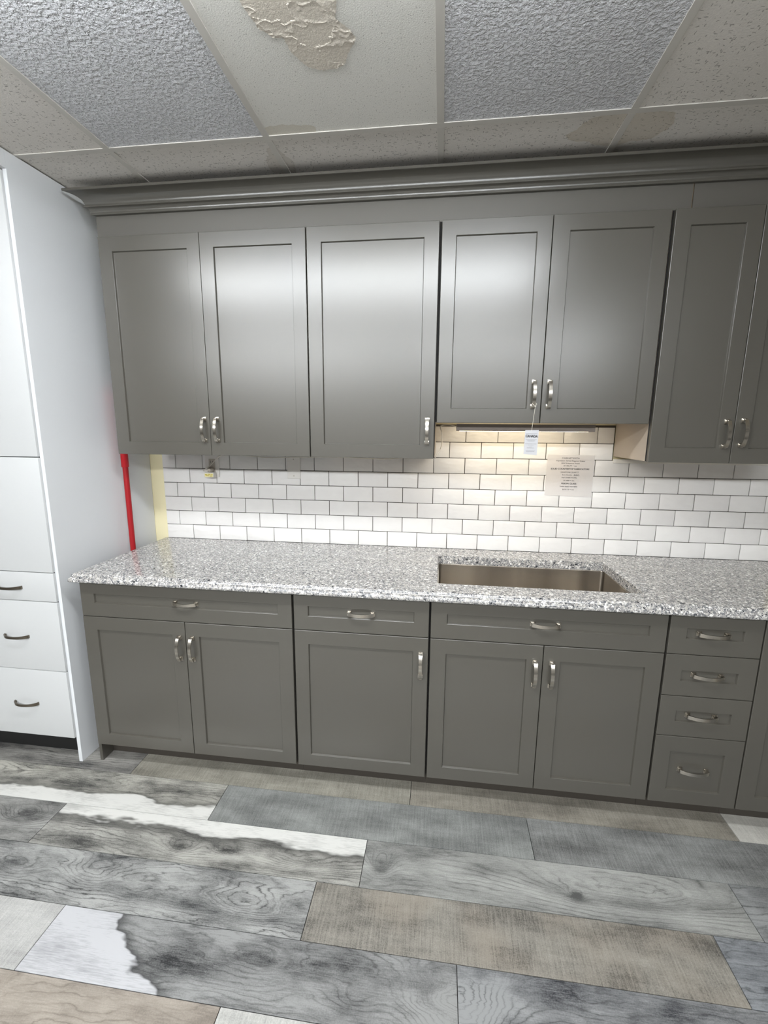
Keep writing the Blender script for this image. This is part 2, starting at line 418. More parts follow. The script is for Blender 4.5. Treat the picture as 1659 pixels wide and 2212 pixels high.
# --- suspended grid: tees and boards
gx = [-3.115, -2.518, -1.92, -1.323, -0.322, 0.277, 0.870, 1.464, 2.062, 2.66, 3.258, 3.856, 4.454, 5.052]
gx = [0.277 - 0.596 * k for k in range(5, 0, -1)] + [0.272, 0.870, 1.464, 2.062] + [2.062 + 0.597 * k for k in range(1, 6)]
gy = [-0.588 - 1.2192 * k for k in range(0, 5)]
def tee(x0, x1, y0, y1):
    bm = bmesh.new()
    box(bm, x0, x1, y0, y1, CEIL - 0.003, CEIL, 0.0006)
    if x1 - x0 > y1 - y0: box(bm, x0, x1, (y0 + y1) / 2 - .001, (y0 + y1) / 2 + .001, CEIL, CEIL + 0.03)
    else: box(bm, (x0 + x1) / 2 - .001, (x0 + x1) / 2 + .001, y0, y1, CEIL, CEIL + 0.03)
    finish(bm, 'tee_bar', TEE, ceiling, ((x0 + x1) / 2, (y0 + y1) / 2, CEIL))
tw = 0.0115
for y in gy: tee(XL, XR, y - tw, y + tw)
ys = [0.0] + gy + [YF]
for x in gx:
    for ya, yb in zip(ys, ys[1:]):
        lo, hi = yb + (tw if yb != YF else 0), ya - (tw if ya != 0 else 0)
        if hi - lo > 0.02: tee(x - tw, x + tw, lo, hi)
xs = [XL] + gx + [XR]
stained = None
for xi, (xa, xb) in enumerate(zip(xs, xs[1:])):
    for yi, (ya, yb) in enumerate(zip(ys, ys[1:])):
        mid = (xa + xb) / 2
        if yi == 0: mt = FISS
        elif yi == 1: mt = {5: FISS, 6: EMB, 7: FINE, 8: EMB, 9: FISS}.get(xi, FISS)
        else: mt = [FISS, EMB, FINE][(xi + yi) % 3]
        e = 0.003
        if xb - xa < 0.03: continue
        t = boxo('ceiling_board', xa + e, xb - e, yb + e, ya - e, CEIL + 0.0004, CEIL + 0.014, mt, ceiling, bev=0.0015)
        if yi == 1 and xi == 7: stained = t

# stained and flaking patch of the middle board: outline in metres on the ceiling
poly = [(0.995, -1.062), (1.012, -0.998), (1.035, -0.975), (1.063, -0.965), (1.066, -0.921), (1.080, -0.893), (1.094, -0.874), (1.120, -0.856), (1.146, -0.850),
        (1.175, -0.855), (1.201, -0.868), (1.214, -0.887), (1.226, -0.903), (1.236, -0.925), (1.251, -0.948), (1.243, -0.972), (1.231, -0.987), (1.214, -1.008),
        (1.222, -1.04), (1.221, -1.075), (1.205, -1.12), (1.16, -1.15), (1.09, -1.16), (1.02, -1.14), (0.992, -1.10)]
def inside(x, y):
    c_ = False; j = len(poly) - 1
    for i in range(len(poly)):
        xi_, yi_ = poly[i]; xj, yj = poly[j]
        if (yi_ > y) != (yj > y) and x < (xj - xi_) * (y - yi_) / (yj - yi_) + xi_: c_ = not c_
        j = i
    return c_
bm = bmesh.new(); st = 0.0025; grid = {}
nxx = int(0.28 / st); nyy = int(0.33 / st)
for i in range(nxx + 1):
    for j in range(nyy + 1):
        x = 0.985 + i * st; y = -1.17 + j * st
        q = Vector((x * 30, y * 30, 2.0)); wv = noise.noise_vector(q) * 0.006
        if inside(x + wv.x, y + wv.y):
            p = Vector((x * 13 + noise.noise(Vector((x * 50, y * 50, 0))) * 0.35, y * 17 + noise.noise(Vector((x * 45, y * 45, 5))) * 0.35, 1.7))
            d, pts = noise.voronoi(p)
            edge = d[1] - d[0]
            lift = math.sin(pts[0].x * 91.7 + pts[0].y * 47.3)
            z = 0.0007 + 0.0010 * max(0, 1 - edge / 0.30) ** 2 * max(0, 0.35 + lift) + 0.0005 * abs(noise.noise(Vector((x * 90, y * 90, 3))))
            grid[i, j] = bm.verts.new((x, y, CEIL - z))
for (i, j), v in list(grid.items()):
    k = [(i, j), (i + 1, j), (i + 1, j + 1), (i, j + 1)]
    if all(q in grid for q in k): bm.faces.new([grid[q] for q in k])
ob = finish(bm, 'peeling_paint', STAIN, stained, (1.12, -1.0, CEIL), label='brownish water stain with cracked lifting flakes')

# --- ceiling light fixtures (above and behind the camera)
for i, (lx, ly, ll, lw) in enumerate(STRIPS):
    f = empty('ceiling_light', (lx, ly, CEIL - 0.09), label=['long white ceiling strip light above the counter', 'white ceiling strip light far back on the left',
              'white ceiling strip light far back on the right'][i],
              cat='ceiling light', group='ceiling strip lights')
    bm = bmesh.new(); box(bm, lx - ll / 2, lx + ll / 2, ly - .055, ly + .055, CEIL - 0.0115, CEIL - 0.003, .003)
    for s in (-1, 1): box(bm, lx + s * ll / 2 - .008, lx + s * ll / 2 + .008, ly - .08, ly + .08, CEIL - .093, CEIL - .012, .002)
    finish(bm, 'housing', FIX, f, (lx, ly, CEIL - 0.03))
    bm = bmesh.new(); ring = []
    for k in range(13):
        a = math.pi * k / 12; ring.append((ly - .075 * math.cos(a), CEIL - .012 - .080 * math.sin(a) ** .35))
    loops(bm, [[(x, y, z) for (y, z) in ring] for x in (lx - ll / 2 + .01, lx + ll / 2 - .01)], cap0=True, cap1=True)
    finish(bm, 'diffuser', DIFF, f, (lx, ly, CEIL - 0.08), smooth=40)

# ------------------------------------------------------------------ floor planks
PW, PL = 0.1800, 1.248
rows0 = -0.679      # joint between first visible rows
PM = {
 'r1a': plank_mat('plank_grey_streak', 'swirl', (190, 188, 186), (84, 84, 88), 1.0, rings=70, warp=3, eyes=[(-0.2, -.02, .10, .03, 3, -.3)]),
 'r1b': plank_mat('plank_sand_saw', 'scratch', (210, 206, 196), (128, 124, 116), 2.0),
 'r1c': plank_mat('plank_taupe_saw', 'scratch', (204, 198, 188), (122, 116, 108), 3.1),
 'r1d': plank_mat('plank_white', 'scratch', (250, 248, 244), (206, 202, 196), 4.2),
 'r2a': plank_mat('plank_marbled', 'swirl', (226, 224, 218), (92, 92, 92), 5.3, mask=(0.0, -1.0, -0.030, 0.13), mask_col=(240, 240, 236), rings=75, warp=4, eyes=[(-0.38, .02, .10, .03, 4, -.5), (0.1, .03, .14, .02, 3, -.2)]),
 'r2b': plank_mat('plank_slate_saw', 'scratch', (188, 191, 192), (104, 106, 107), 6.4),
 'r2c': plank_mat('plank_slate_taupe', 'scratch', (190, 192, 194), (84, 84, 84), 7.5),
 'r3a': plank_mat('plank_grey_knot', 'swirl', (196, 196, 196), (96, 96, 98), 8.6, rings=55, warp=3, eyes=[(0.50, .02, .09, .04, 6, -.35)]),
 'r3b': plank_mat('plank_white_marbled', 'swirl', (212, 211, 208), (84, 84, 84), 9.7, mask=(0.02, 1.0, -0.038, 0.13), mask_col=(244, 244, 240), rings=80, warp=4, eyes=[(-0.05, -.03, .06, .03, 4, -.5), (0.12, -.02, .05, .025, 4, -.6), (0.42, -.02, .16, .04, 5, .2)]),
 'r3c': plank_mat('plank_light_grey', 'swirl', (206, 207, 207), (128, 129, 130), 10.8, rings=45, warp=2.2, lines=.6, tone=.7, eyes=[(-0.56, .0, .04, .045, 5, -.55), (0.26, .02, .30, .07, 8, .1), (.10, -.02, .03, .02, 3, -.9)]),
 'r3d': plank_mat('plank_grey_plain', 'swirl', (184, 186, 190), (108, 110, 114), 11.9, rings=45, warp=3),
 'r4a': plank_mat('plank_dark_swirl', 'swirl', (200, 201, 203), (84, 86, 90), 12.1, rings=50, warp=6, lines=.85, eyes=[(-0.15, .03, .08, .04, 4, .3), (0.40, .0, .12, .05, 5, .1), (-.45, .02, .1, .04, 4, -.2)]),
 'r4b': plank_mat('plank_brown_saw', 'scratch', (196, 191, 184), (98, 94, 90), 13.2, warm=(190, 178, 162)),
 'r4c': plank_mat('plank_blue_swirl', 'swirl', (172, 176, 184), (72, 76, 88), 14.3, rings=50, warp=5),
 'r5a': plank_mat('plank_cloud', 'scratch', (238, 238, 240), (196, 196, 198), 15.4),
 'r5b': plank_mat('plank_slate_cloud', 'swirl', (180, 181, 184), (66, 67, 71), 16.5, mask=(-1.0, -1.3, -0.325, 0.24), mask_col=(212, 213, 217), rings=38, warp=5, lines=.6, eyes=[(0.62, .0, .13, .10, 9, .5), (0.05, .02, .12, .05, 3, -.4), (.35, -.02, .08, .04, 3, -.3)]),
 'r5c': plank_mat('plank_slate_swirl', 'swirl', (180, 182, 187), (68, 70, 80), 17.6, rings=42, warp=4, lines=.6, eyes=[(-0.62, .0, .13, .10, 9, .6)]),
 'r6a': plank_mat('plank_tan_swirl', 'swirl', (206, 198, 190), (108, 100, 94), 18.7, rings=48, warp=4, warm=(196, 182, 168), eyes=[(-.02, .03, .03, .04, 4, -.9), (-.25, .0, .14, .05, 5, 0)]),
 'r6b': plank_mat('plank_pale_saw', 'scratch', (250, 250, 250), (200, 200, 200), 19.8),
}
extra = list(PM.values())
rowdef = {  # joint phase and known planks per row: list of (x0, material)
 0: (0.80, {}),
 1: (0.166, {-1: 'r1a', 0: 'r1b', 1: 'r1c', 2: 'r1d'}),
 2: (0.630, {-1: 'r2a', 0: 'r2b', 1: 'r2c'}),
 3: (0.020, {-1: 'r3a', 0: 'r3b', 1: 'r3c', 2: 'r3d'}),
 4: (1.122, {-1: 'r4a', 0: 'r4b', 1: 'r4c'}),
 5: (0.340, {-1: 'r5a', 0: 'r5b', 1: 'r5c'}),
 6: (0.960, {-1: 'r6a', 0: 'r6b'}),
}
for r in range(-3, 16):
    ytop = rows0 + PW * (2 - r); ybot = ytop - PW
    if ybot > -0.001: continue
    ytop = min(ytop, -0.001)
    ph, known = rowdef.get(r, ((r * 0.437) % 1.248, {}))
    k0 = math.ceil((XL - ph) / PL) - 1; k = k0
    while ph + k * PL < XR:
        a = max(ph + k * PL, XL + .002); b_ = min(ph + (k + 1) * PL, XR - .002)
        if b_ - a > 0.02:
            mt = PM[known[k]] if k in known else extra[(r * 5 + k * 3) % len(extra)]
            g = 0.0011
            boxo('plank', a + g, b_ - g, ybot + g, ytop - g, -0.0055, 0.0, mt, floor, bev=0.0007, origin=(ph + (k + .5) * PL, rows0 + PW * (1.5 - r), 0))
        k += 1

# ------------------------------------------------------------------ tiled backsplash
TP, TV, TZ0 = 0.154, 0.0776, 0.9172
bm = bmesh.new(); box(bm, 0.0, 3.08, -0.0065, -0.0005, 0.885, 1.3820); box(bm, 1.39, 2.3105, -0.0065, -0.0005, 1.3822, 1.545)
finish(bm, 'grout_bed', GROUT, wall_back, (1.5, 0, 1.1), label='dark grout between the white tiles')
def tile(x0, x1, z0, z1):
    g = 0.0015
    w = x1 - x0 - 2 * g; h_ = z1 - z0 - 2 * g
    key = (round(w, 4), round(h_, 4))
    if key not in tile.c:
        bm = bmesh.new(); box(bm, -w / 2, w / 2, -0.0105, -0.001, -h_ / 2, h_ / 2, 0.0016)
        bmesh.ops.recalc_face_normals(bm, faces=bm.faces)
        me = bpy.data.meshes.new('tile'); bm.to_mesh(me); bm.free(); me.materials.append(TILE)
        for p in me.polygons: p.use_smooth = True
        me.set_sharp_from_angle(angle=math.radians(50))
        tile.c[key] = me
    o = bpy.data.objects.new('tile', tile.c[key]); COL.objects.link(o)
    place(o, wall_back, ((x0 + x1) / 2 + random.uniform(-.0002, .0002), random.uniform(-.0006, .0), (z0 + z1) / 2 + random.uniform(-.0002, .0002)))
    o.rotation_euler = (random.uniform(-.004, .004), random.uniform(-.003, .003), random.uniform(-.003, .003))
tile.c = {}
XEND = 3.08
for r in range(8):
    z0 = TZ0 + r * TV - 0.0012; z1 = z0 + TV
    off = 0 if r % 2 == 0 else -0.5
    xmin, xmax = (0.0, XEND) if r < 6 else (1.39, 2.309)
    k = 0
    while True:
        a = (k + off) * TP; b_ = a + TP; k += 1
        if a >= xmax - 0.01: break
        a2, b2 = max(a, xmin), min(b_, xmax)
        if b2 - a2 > 0.012: tile(a2, b2, z0, z1)
boxo('trim_1', 2.312, 3.1, -0.018, -0.0108, 1.369, 1.388, CAULK, kind='structure', bev=0.001, label='narrow white trim strip under the tall right upper cabinet')

# ------------------------------------------------------------------ base cabinets
YD = -0.636                      # door faces
def carcass(e, x0, x1, ztop, zbot, yb, yf, mat, t=0.016, floor_sides=False, kick=None, open_top=False, left=None, right=None):
    bm = bmesh.new()
    box(bm, x0, x0 + t, yf, yb, zbot, ztop); box(bm, x1 - t, x1, yf, yb, zbot, ztop)
    box(bm, x0 + t, x1 - t, yf, yb, zbot, zbot + t)
    if not open_top: box(bm, x0 + t, x1 - t, yf, yb, ztop - t, ztop)
    box(bm, x0 + t, x1 - t, yb - 0.006, yb, zbot + t, ztop - (0 if open_top else t))
    bm.normal_update()
    for f in bm.faces:
        if f.normal.y < -0.9: f.material_index = 1  # front faces take the painted gap shade
    return finish(bm, 'carcass', [mat, CEDGE], e, ((x0 + x1) / 2, yf, zbot))
def base_unit(x0, x1, label, body_mat=GREY, open_top=False):
    e = empty('base_cabinet', ((x0 + x1) / 2, -0.3, 0), label=label, cat='cabinet', group='grey base cabinets under the counter')
    carcass(e, x0 + .0005, x1 - .0005, 0.876, 0.102, -0.014, -0.6165, body_mat, open_top=open_top)
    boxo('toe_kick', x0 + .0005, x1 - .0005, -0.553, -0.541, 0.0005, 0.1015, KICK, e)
    return e
DZ0, DZ1 = 0.099, 0.7175         # doors
TZ, TT = 0.7205, 0.8755          # top drawer
def drawer(e, x0, x1, z0, z1, ix0, ix1, iz0, iz1, hx, hz, yf=YD):
    d = shaker('drawer', x0, x1, z0, z1, ix0, ix1, iz0, iz1, yf, e)
    pull(hx, yf + 0.008, hz, d); return d
def door(e, x0, x1, z0, z1, ix0, ix1, iz0, iz1, hx, hz, yf):
    d = shaker('door', x0, x1, z0, z1, ix0, ix1, iz0, iz1, yf, e)
    if hx is not None: pull(hx, yf, hz, d, True)
    return d
hzb = 0.602
b1 = base_unit(-0.010, 0.925, 'wide grey two-door base cabinet with one drawer, beside the tall white cabinet')
boxo('end_panel', -0.0245, -0.0105, -0.619, -0.014, 0.0005, 0.876, GREY, b1)
drawer(b1, -0.011, 0.9215, TZ, TT, 0.050, 0.864, 0.779, 0.8225, 0.463, 0.801)
door(b1, -0.012, 0.4535, DZ0, DZ1, 0.049, 0.396, 0.154, 0.659, 0.428, hzb, YD)
door(b1, 0.4560, 0.9215, DZ0, DZ1, 0.515, 0.8635, 0.153, 0.658, 0.485, hzb, YD)
b2 = base_unit(0.925, 1.4745, 'narrower grey base cabinet with single door and one drawer, left of the sink cabinet')
drawer(b2, 0.9300, 1.4715, TZ, TT, 0.988, 1.4145, 0.779, 0.8225, 1.203, 0.801)
door(b2, 0.9300, 1.4715, DZ0, DZ1, 0.987, 1.413, 0.152, 0.659, 1.443, hzb, YD)
b3 = base_unit(1.4745, 2.338, 'grey two-door sink base cabinet with a false drawer front', open_top=True)
drawer(b3, 1.4790, 2.3330, TZ, TT, 1.540, 2.2755, 0.7805, 0.8225, 1.9075, 0.801)
door(b3, 1.4790, 1.9060, DZ0, DZ1, 1.540, 1.847, 0.154, 0.658, 1.878, hzb, YD)
door(b3, 1.9085, 2.3330, DZ0, DZ1, 1.970, 2.274, 0.154, 0.658, 1.940, hzb, YD)
b4 = base_unit(2.338, 2.6545, 'narrow grey base cabinet with a stack of four drawers')
for (z0, z1, a, c_, hz) in ((0.7205, 0.8755, 0.7800, 0.8215, 0.801), (0.5545, 0.7180, 0.6135, 0.6575, 0.639), (0.3885, 0.5520, 0.4480, 0.4940, 0.475), (0.0990, 0.3860, 0.1555, 0.3230, 0.245)):
    drawer(b4, 2.3410, 2.6520, z0, z1, 2.399, 2.592, a, c_, 2.490, hz)
b5 = base_unit(2.6545, 3.105, 'grey base cabinet with full-height door at the right edge, past the drawer stack')
door(b5, 2.6570, 3.102, DZ0, TT, 2.7145, 3.045, 0.156, 0.8185, 3.075, 0.76, YD)

# ------------------------------------------------------------------ counter with undermount sink
e = empty('countertop', (1.5, -0.33, 0.878), label='long grey and white speckled quartz countertop with sink cut-out', cat='countertop')
bm = bmesh.new()
prof = [(0.013, .878), (.004, .8795), (.001, .8825), (0, .887), (.001, .892), (.0045, .8965), (.008, .8985), (.0088, .9015), (.0105, .9075), (.0145, .9125), (.020, .9153), (.028, .9162)]
cx0, cy0, cx1, cy1 = -0.034, -0.6690, 3.13, -0.0125
hole = [(1.499, -0.554), (2.279, -0.557), (2.262, -0.153), (1.499, -0.150)]
rings = [[(cx0 + i, cy0 + i, z), (cx1, cy0 + i, z), (cx1, cy1, z), (cx0 + i, cy1, z)] for i, z in prof]
R_ = loops(bm, rings)
def hring(z, grow=0.0):
    cxh = sum(p[0] for p in hole) / 4; cyh = sum(p[1] for p in hole) / 4
    return [bm.verts.new((x + (grow if x > cxh else -grow), y + (grow if y > cyh else -grow), z)) for x, y in hole]
ht0, ht1, hb = hring(.9162, .0015), hring(.9147), hring(.878)
for A_, B_ in ((R_[-1], ht0), (ht0, ht1), (ht1, hb), (hb, R_[0])):
    for i in range(4):
        j = (i + 1) % 4; bm.faces.new((A_[i], A_[j], B_[j], B_[i]))
finish(bm, 'slab', QUARTZ, e, (1.5, -0.33, 0.878), smooth=35)
# sink bowl
sk = empty('kitchen_sink', (1.885, -0.35, 0.66), label='stainless steel undermount sink set in the speckled countertop', cat='sink')
def rrect(x0, x1, y0, y1, z, r, n_=6):
    out = []
    for cx_, cy_, a0 in ((x1 - r, y1 - r, 0), (x0 + r, y1 - r, 90), (x0 + r, y0 + r, 180), (x1 - r, y0 + r, 270)):
        for k in range(n_ + 1):
            a = math.radians(a0 + 90 * k / n_); out.append((cx_ + r * math.cos(a), cy_ + r * math.sin(a), z))
    return out
bm = bmesh.new()
sx0, sx1, sy0, sy1 = 1.5045, 2.2660, -0.560, -0.1575
rings = [rrect(sx0 - .018, sx1 + .012, sy0 - .02, sy1 + .02, .8775, .02), rrect(sx0, sx1, sy0, sy1, .8775, .014)]
rings += [rrect(sx0 + .001, sx1 - .001, sy0 + .001, sy1 - .001, .874, .014), rrect(sx0 + .001, sx1 - .001, sy0 + .001, sy1 - .001, .69, .014),
          rrect(sx0 + .006, sx1 - .006, sy0 + .006, sy1 - .006, .675, .014), rrect(sx0 + .02, sx1 - .02, sy0 + .02, sy1 - .02, .67, .014)]
loops(bm, rings, cap1=True)
rings = [rrect(sx0 - .018, sx1 + .012, sy0 - .02, sy1 + .02, .8775, .02), rrect(sx0 - .018, sx1 + .012, sy0 - .02, sy1 + .02, .8760, .02),
         rrect(sx0 - .002, sx1 + .002, sy0 - .002, sy1 + .002, .8760, .016), rrect(sx0 - .002, sx1 + .002, sy0 - .002, sy1 + .002, .668, .016)]
loops(bm, rings, cap1=True)
bmesh.ops.remove_doubles(bm, verts=bm.verts, dist=1e-5)
finish(bm, 'bowl', STEEL, sk, (1.885, -0.35, .67), smooth=30)
bm = bmesh.new()
bmesh.ops.create_cone(bm, cap_ends=True, segments=32, radius1=0.045, radius2=0.042, depth=0.003, matrix=Matrix.Translation((1.885, -.35, .6718)))
bmesh.ops.create_cone(bm, cap_ends=True, segments=24, radius1=0.012, radius2=0.008, depth=0.008, matrix=Matrix.Translation((1.885, -.35, .677)))
finish(bm, 'drain', NICKEL, sk, (1.885, -.35, .6705))

# ------------------------------------------------------------------ upper cabinets
YU = -0.370
def upper(x0, x1, zb, label, mat=None):
    e = empty('upper_cabinet', ((x0 + x1) / 2, -0.18, zb), label=label, cat='cabinet', group='grey upper cabinets on the wall')
    carcass(e, x0 + .0005, x1 - .0005, 2.312, zb + 0.004, -0.012, -0.350, mat or CARC)
    return e
UT = 2.3105; HU = 1.5105
u1 = upper(0.028, 0.9345, 1.397, 'grey two-door upper cabinet at the left, beside the tall white cabinet', FRIEZE)
door(u1, 0.026, 0.4790, 1.3985, UT, 0.085, 0.4245, 1.454, 2.2525, 0.4545, HU, YU)
door(u1, 0.4805, 0.9325, 1.3985, UT, 0.540, 0.876, 1.454, 2.2525, 0.514, HU, YU)
u2 = upper(0.9345, 1.4705, 1.397, 'grey single-door upper cabinet, second from the left, ending where the under-cabinet light begins')
door(u2, 0.9365, 1.4665, 1.3985, UT, 0.9955, 1.409, 1.454, 2.2535, 1.4375, HU, YU)
u3 = upper(1.4705, 2.3090, 1.5465, 'short grey two-door upper cabinet above the sink with a paper tag on its handle')
door(u3, 1.4760, 1.8875, 1.5475, UT, 1.531, 1.834, 1.6045, 2.2555, 1.857, 1.6605, YU)
door(u3, 1.8900, 2.3020, 1.5475, UT, 1.951, 2.2475, 1.6045, 2.2555, 1.917, 1.6605, YU)
u4 = upper(2.3105, 2.9150, 1.397, 'grey two-door upper cabinet at the right edge, taller than its neighbour above the sink')
door(u4, 2.3145, 2.6110, 1.3985, UT, 2.3700, 2.557, 1.456, 2.2555, 2.5825, HU, YU)
door(u4, 2.6130, 2.9130, 1.3985, UT, 2.6710, 2.8560, 1.456, 2.2555, 2.6415, HU + .005, YU)

# frieze boards above the doors and crown moulding
f1 = boxo('frieze_board', 0.012, 2.3735, -0.3475, -0.3330, 2.3135, 2.425, FRIEZE, origin=(1.2, -.34, 2.3135), bev=0.0006,
     label='long grey frieze board above the upper cabinet doors, left of the joint', cat='trim board', group='grey boards above the upper doors')
f2 = boxo('frieze_board', 2.3765, 2.93, -0.3475, -0.3330, 2.3135, 2.425, FRIEZE, origin=(2.65, -.34, 2.3135), bev=0.0006,
     label='short grey frieze board above the upper cabinet doors, right of the joint', cat='trim board', group='grey boards above the upper doors')
boxo('joint_edge', 2.3732, 2.3738, -0.3478, -0.335, 2.3145, 2.424, EDGE, f1, label='raw brown board edge at the joint')
CP = [(0.0, 2.3985), (0.0130, 2.3985), (0.0140, 2.3995), (0.0140, 2.4055), (0.0130, 2.4066), (0.0132, 2.4110), (0.0155, 2.4165), (0.0200, 2.4208), (0.0262, 2.4228),
      (0.0285, 2.4232), (0.0294, 2.4244), (0.0294, 2.4290), (0.0284, 2.4305), (0.0262, 2.4312), (0.0262, 2.4350), (0.0280, 2.4420), (0.0330, 2.4500), (0.0410, 2.4565), (0.0520, 2.4612), (0.0640, 2.4636), (0.0750, 2.4645),
      (0.0785, 2.4645), (0.0800, 2.4658), (0.0800, 2.4735), (0.066, 2.4740), (0.018, 2.4400), (0.0, 2.4260)]
bm = bmesh.new()
loops(bm, [[(0.0115 - d, -0.3475 - d, z) for d, z in CP], [(2.93, -0.3475 - d, z) for d, z in CP]], cap0=True, cap1=True)
finish(bm, 'crown_moulding', GREY, None, (1.4, -0.3475, 2.3985), smooth=28, label='grey crown moulding running along the top of the upper cabinets', cat='moulding')

# ------------------------------------------------------------------ tall white cabinet
tw_ = empty('tall_cabinet', (-0.55, -0.32, 0), label='tall glossy white cabinet with flat doors and drawers at the left edge', cat='cabinet')
# side panel, very slightly skewed to the run
bm = bmesh.new()
def skew_box(xa0, xa1, xb0, xb1, ya, yb, z0, z1):
    vs = [bm.verts.new(p) for p in ((xa0, ya, z0), (xa1, ya, z0), (xb1, yb, z0), (xb0, yb, z0), (xa0, ya, z1), (xa1, ya, z1), (xb1, yb, z1), (xb0, yb, z1))]
    for f in ((0, 3, 2, 1), (4, 5, 6, 7), (0, 1, 5, 4), (1, 2, 6, 5), (2, 3, 7, 6), (3, 0, 4, 7)): bm.faces.new([vs[i] for i in f])
skew_box(-0.1155, -0.0985, -0.094, -0.0775, -0.640, -0.002, 0.0005, 2.5005)
bmesh.ops.bevel(bm, geom=bm.edges[:], offset=0.0006, segments=1, affect='EDGES')
finish(bm, 'side_panel', WHITE, tw_, (-0.1, -.32, 0))
bm = bmesh.new()
skew_box(-0.1195, -0.0990, -0.1190, -0.0985, -0.664, -0.6402, 2.4385, 2.5005)
finish(bm, 'side_filler', WHITE, tw_, (-0.1, -.65, 2.44))
boxo('top_filler', -1.0, -0.1205, -0.664, -0.646, 2.4400, 2.5005, WHITE, tw_, bev=0.001)
carcass(tw_, -1.0, -0.1200, 2.437, 0.122, -0.004, -0.628, WHITE, t=0.018)
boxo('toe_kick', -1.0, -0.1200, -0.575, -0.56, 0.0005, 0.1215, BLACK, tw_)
def white_front(name, z0, z1):
    bm = bmesh.new(); box(bm, -1.0, -0.1130, -0.6520, -0.6405, z0, z1, 0.0028)
    return finish(bm, name, WHITED, tw_, (-0.55, -.6405, z0), smooth=30)
def bow_mesh():
    bm = bmesh.new(); N = 20; rings = []
    for i in range(N + 1):
        t = -1 + 2 * i / N; x = t * 0.060
        y = -(0.0045 + 0.025 * (1 - t * t) ** 0.7)
        w = 0.0052 + 0.0016 * abs(t) ** 2; th = 0.0035 + 0.002 * abs(t) ** 3
        rings.append([(x, y, -w), (x, y, w), (x, y + th, w), (x, y + th, -w)])
    loops(bm, rings, cap0=True, cap1=True)
    for s in (-1, 1): box(bm, s * .0565 - .0035, s * .0565 + .0035, -.0085, 0, -.0052, .0052, .001)
    bmesh.ops.recalc_face_normals(bm, faces=bm.faces)
    me = bpy.data.meshes.new('bow_handle'); bm.to_mesh(me); bm.free(); me.materials.append(DARKNI)
    for p in me.polygons: p.use_smooth = True
    me.set_sharp_from_angle(angle=math.radians(35)); return me
BOW = bow_mesh()
for nm, z0, z1, hz in (('door', 1.3985, 2.434, None), ('door', 0.9105, 1.3955, None), ('drawer', 0.7795, 0.9075, 0.840), ('drawer', 0.4555, 0.7765, 0.614), ('drawer', 0.1275, 0.4525, 0.290)):
    d = white_front(nm, z0, z1)
    if hz:
        o = bpy.data.objects.new('handle', BOW); COL.objects.link(o); place(o, d, (-0.328, -0.652, hz)); tag(o, label='dark nickel bow handle')

# ------------------------------------------------------------------ small things
# red pole in the gap
pe = empty('pole', (-0.052, -0.232, 0), label='bright red pole standing in the gap between white cabinet and counter', cat='pole')
bm = bmesh.new(); tube(bm, [(-.052, -.232, 0.001), (-.052, -.232, 1.335)], 0.0128, 20); finish(bm, 'shaft', REDM, pe, (-.052, -.232, 0), smooth=40)
bm = bmesh.new(); tube(bm, [(-.052, -.232, 1.325), (-.052, -.232, 1.328), (-.052, -.232, 1.70), (-.052, -.232, 1.704)], [0.0155, 0.0168, 0.0168, 0.013], 20)
finish(bm, 'sleeve', RED, pe, (-.052, -.232, 1.325), smooth=40)

# outlets
def text_mesh(txt, size, bold=0.0, align='CENTER'):
    cu = bpy.data.curves.new('txt', 'FONT'); cu.body = txt; cu.size = size; cu.align_x = align; cu.offset = bold; cu.extrude = 0.0001; cu.resolution_u = 3
    ob_ = bpy.data.objects.new('txt', cu); COL.objects.link(ob_)
    bpy.context.view_layer.update()
    me = bpy.data.meshes.new_from_object(ob_.evaluated_get(bpy.context.evaluated_depsgraph_get()))
    bpy.data.objects.remove(ob_); bpy.data.curves.remove(cu)
    me.transform(Matrix.Rotation(math.radians(90), 4, 'X'))
    return me
def letters(name, txt, size, x, y, z, mat, parent, bold=0.0, width=None, tilt=0.0):
    me = text_mesh(txt, size, bold); me.materials.clear(); me.materials.append(mat)
    xsv = [v.co.x for v in me.vertices]; w = max(xsv) - min(xsv)
    if width: 
        s = width / w; me.transform(Matrix.Diagonal((s, 1, 1, 1)))
    if tilt: me.transform(Matrix.Rotation(tilt, 4, 'Y'))
    o = bpy.data.objects.new(name, me); COL.objects.link(o); place(o, parent, (x, y, z)); return o
YT = -0.0112
o1 = empty('wall_outlet', (0.288, YT, 1.32), label='white wall socket with a plug in it, under the left upper cabinet', cat='outlet')
boxo('cover_plate', 0.250, 0.327, YT - .0055, YT, 1.262, 1.378, PLATE, o1, bev=0.002)
boxo('socket_insert', 0.272, 0.306, YT - .0075, YT - .005, 1.283, 1.357, GREYPL, o1, bev=0.001)
boxo('slot', 0.281, 0.283, YT - .0079, YT - .0073, 1.336, 1.348, INK, o1); boxo('slot', 0.294, 0.296, YT - .0079, YT - .0073, 1.338, 1.347, INK, o1)
pl = empty('power_plug', (0.284, YT - .03, 1.27), label='white plug with a yellow printed label, in the left socket', cat='plug')
boxo('body', 0.260, 0.312, YT - .040, YT - .0085, 1.262, 1.288, PLATE, pl, bev=0.003)
boxo('print_label', 0.2620, 0.310, YT - .0407, YT - .0401, 1.264, 1.283, simple('pale_label', lin(236, 228, 180), 0.6), pl)
for k, (a, w_, zz) in enumerate(((0.265, .012, 1.277), (0.280, .016, 1.2785), (0.268, .02, 1.271), (0.291, .012, 1.2695), (0.299, .008, 1.277))):
    boxo('print_mark', a, a + w_, YT - .0412, YT - .0408, zz - .002, zz + .002, STICK, pl)
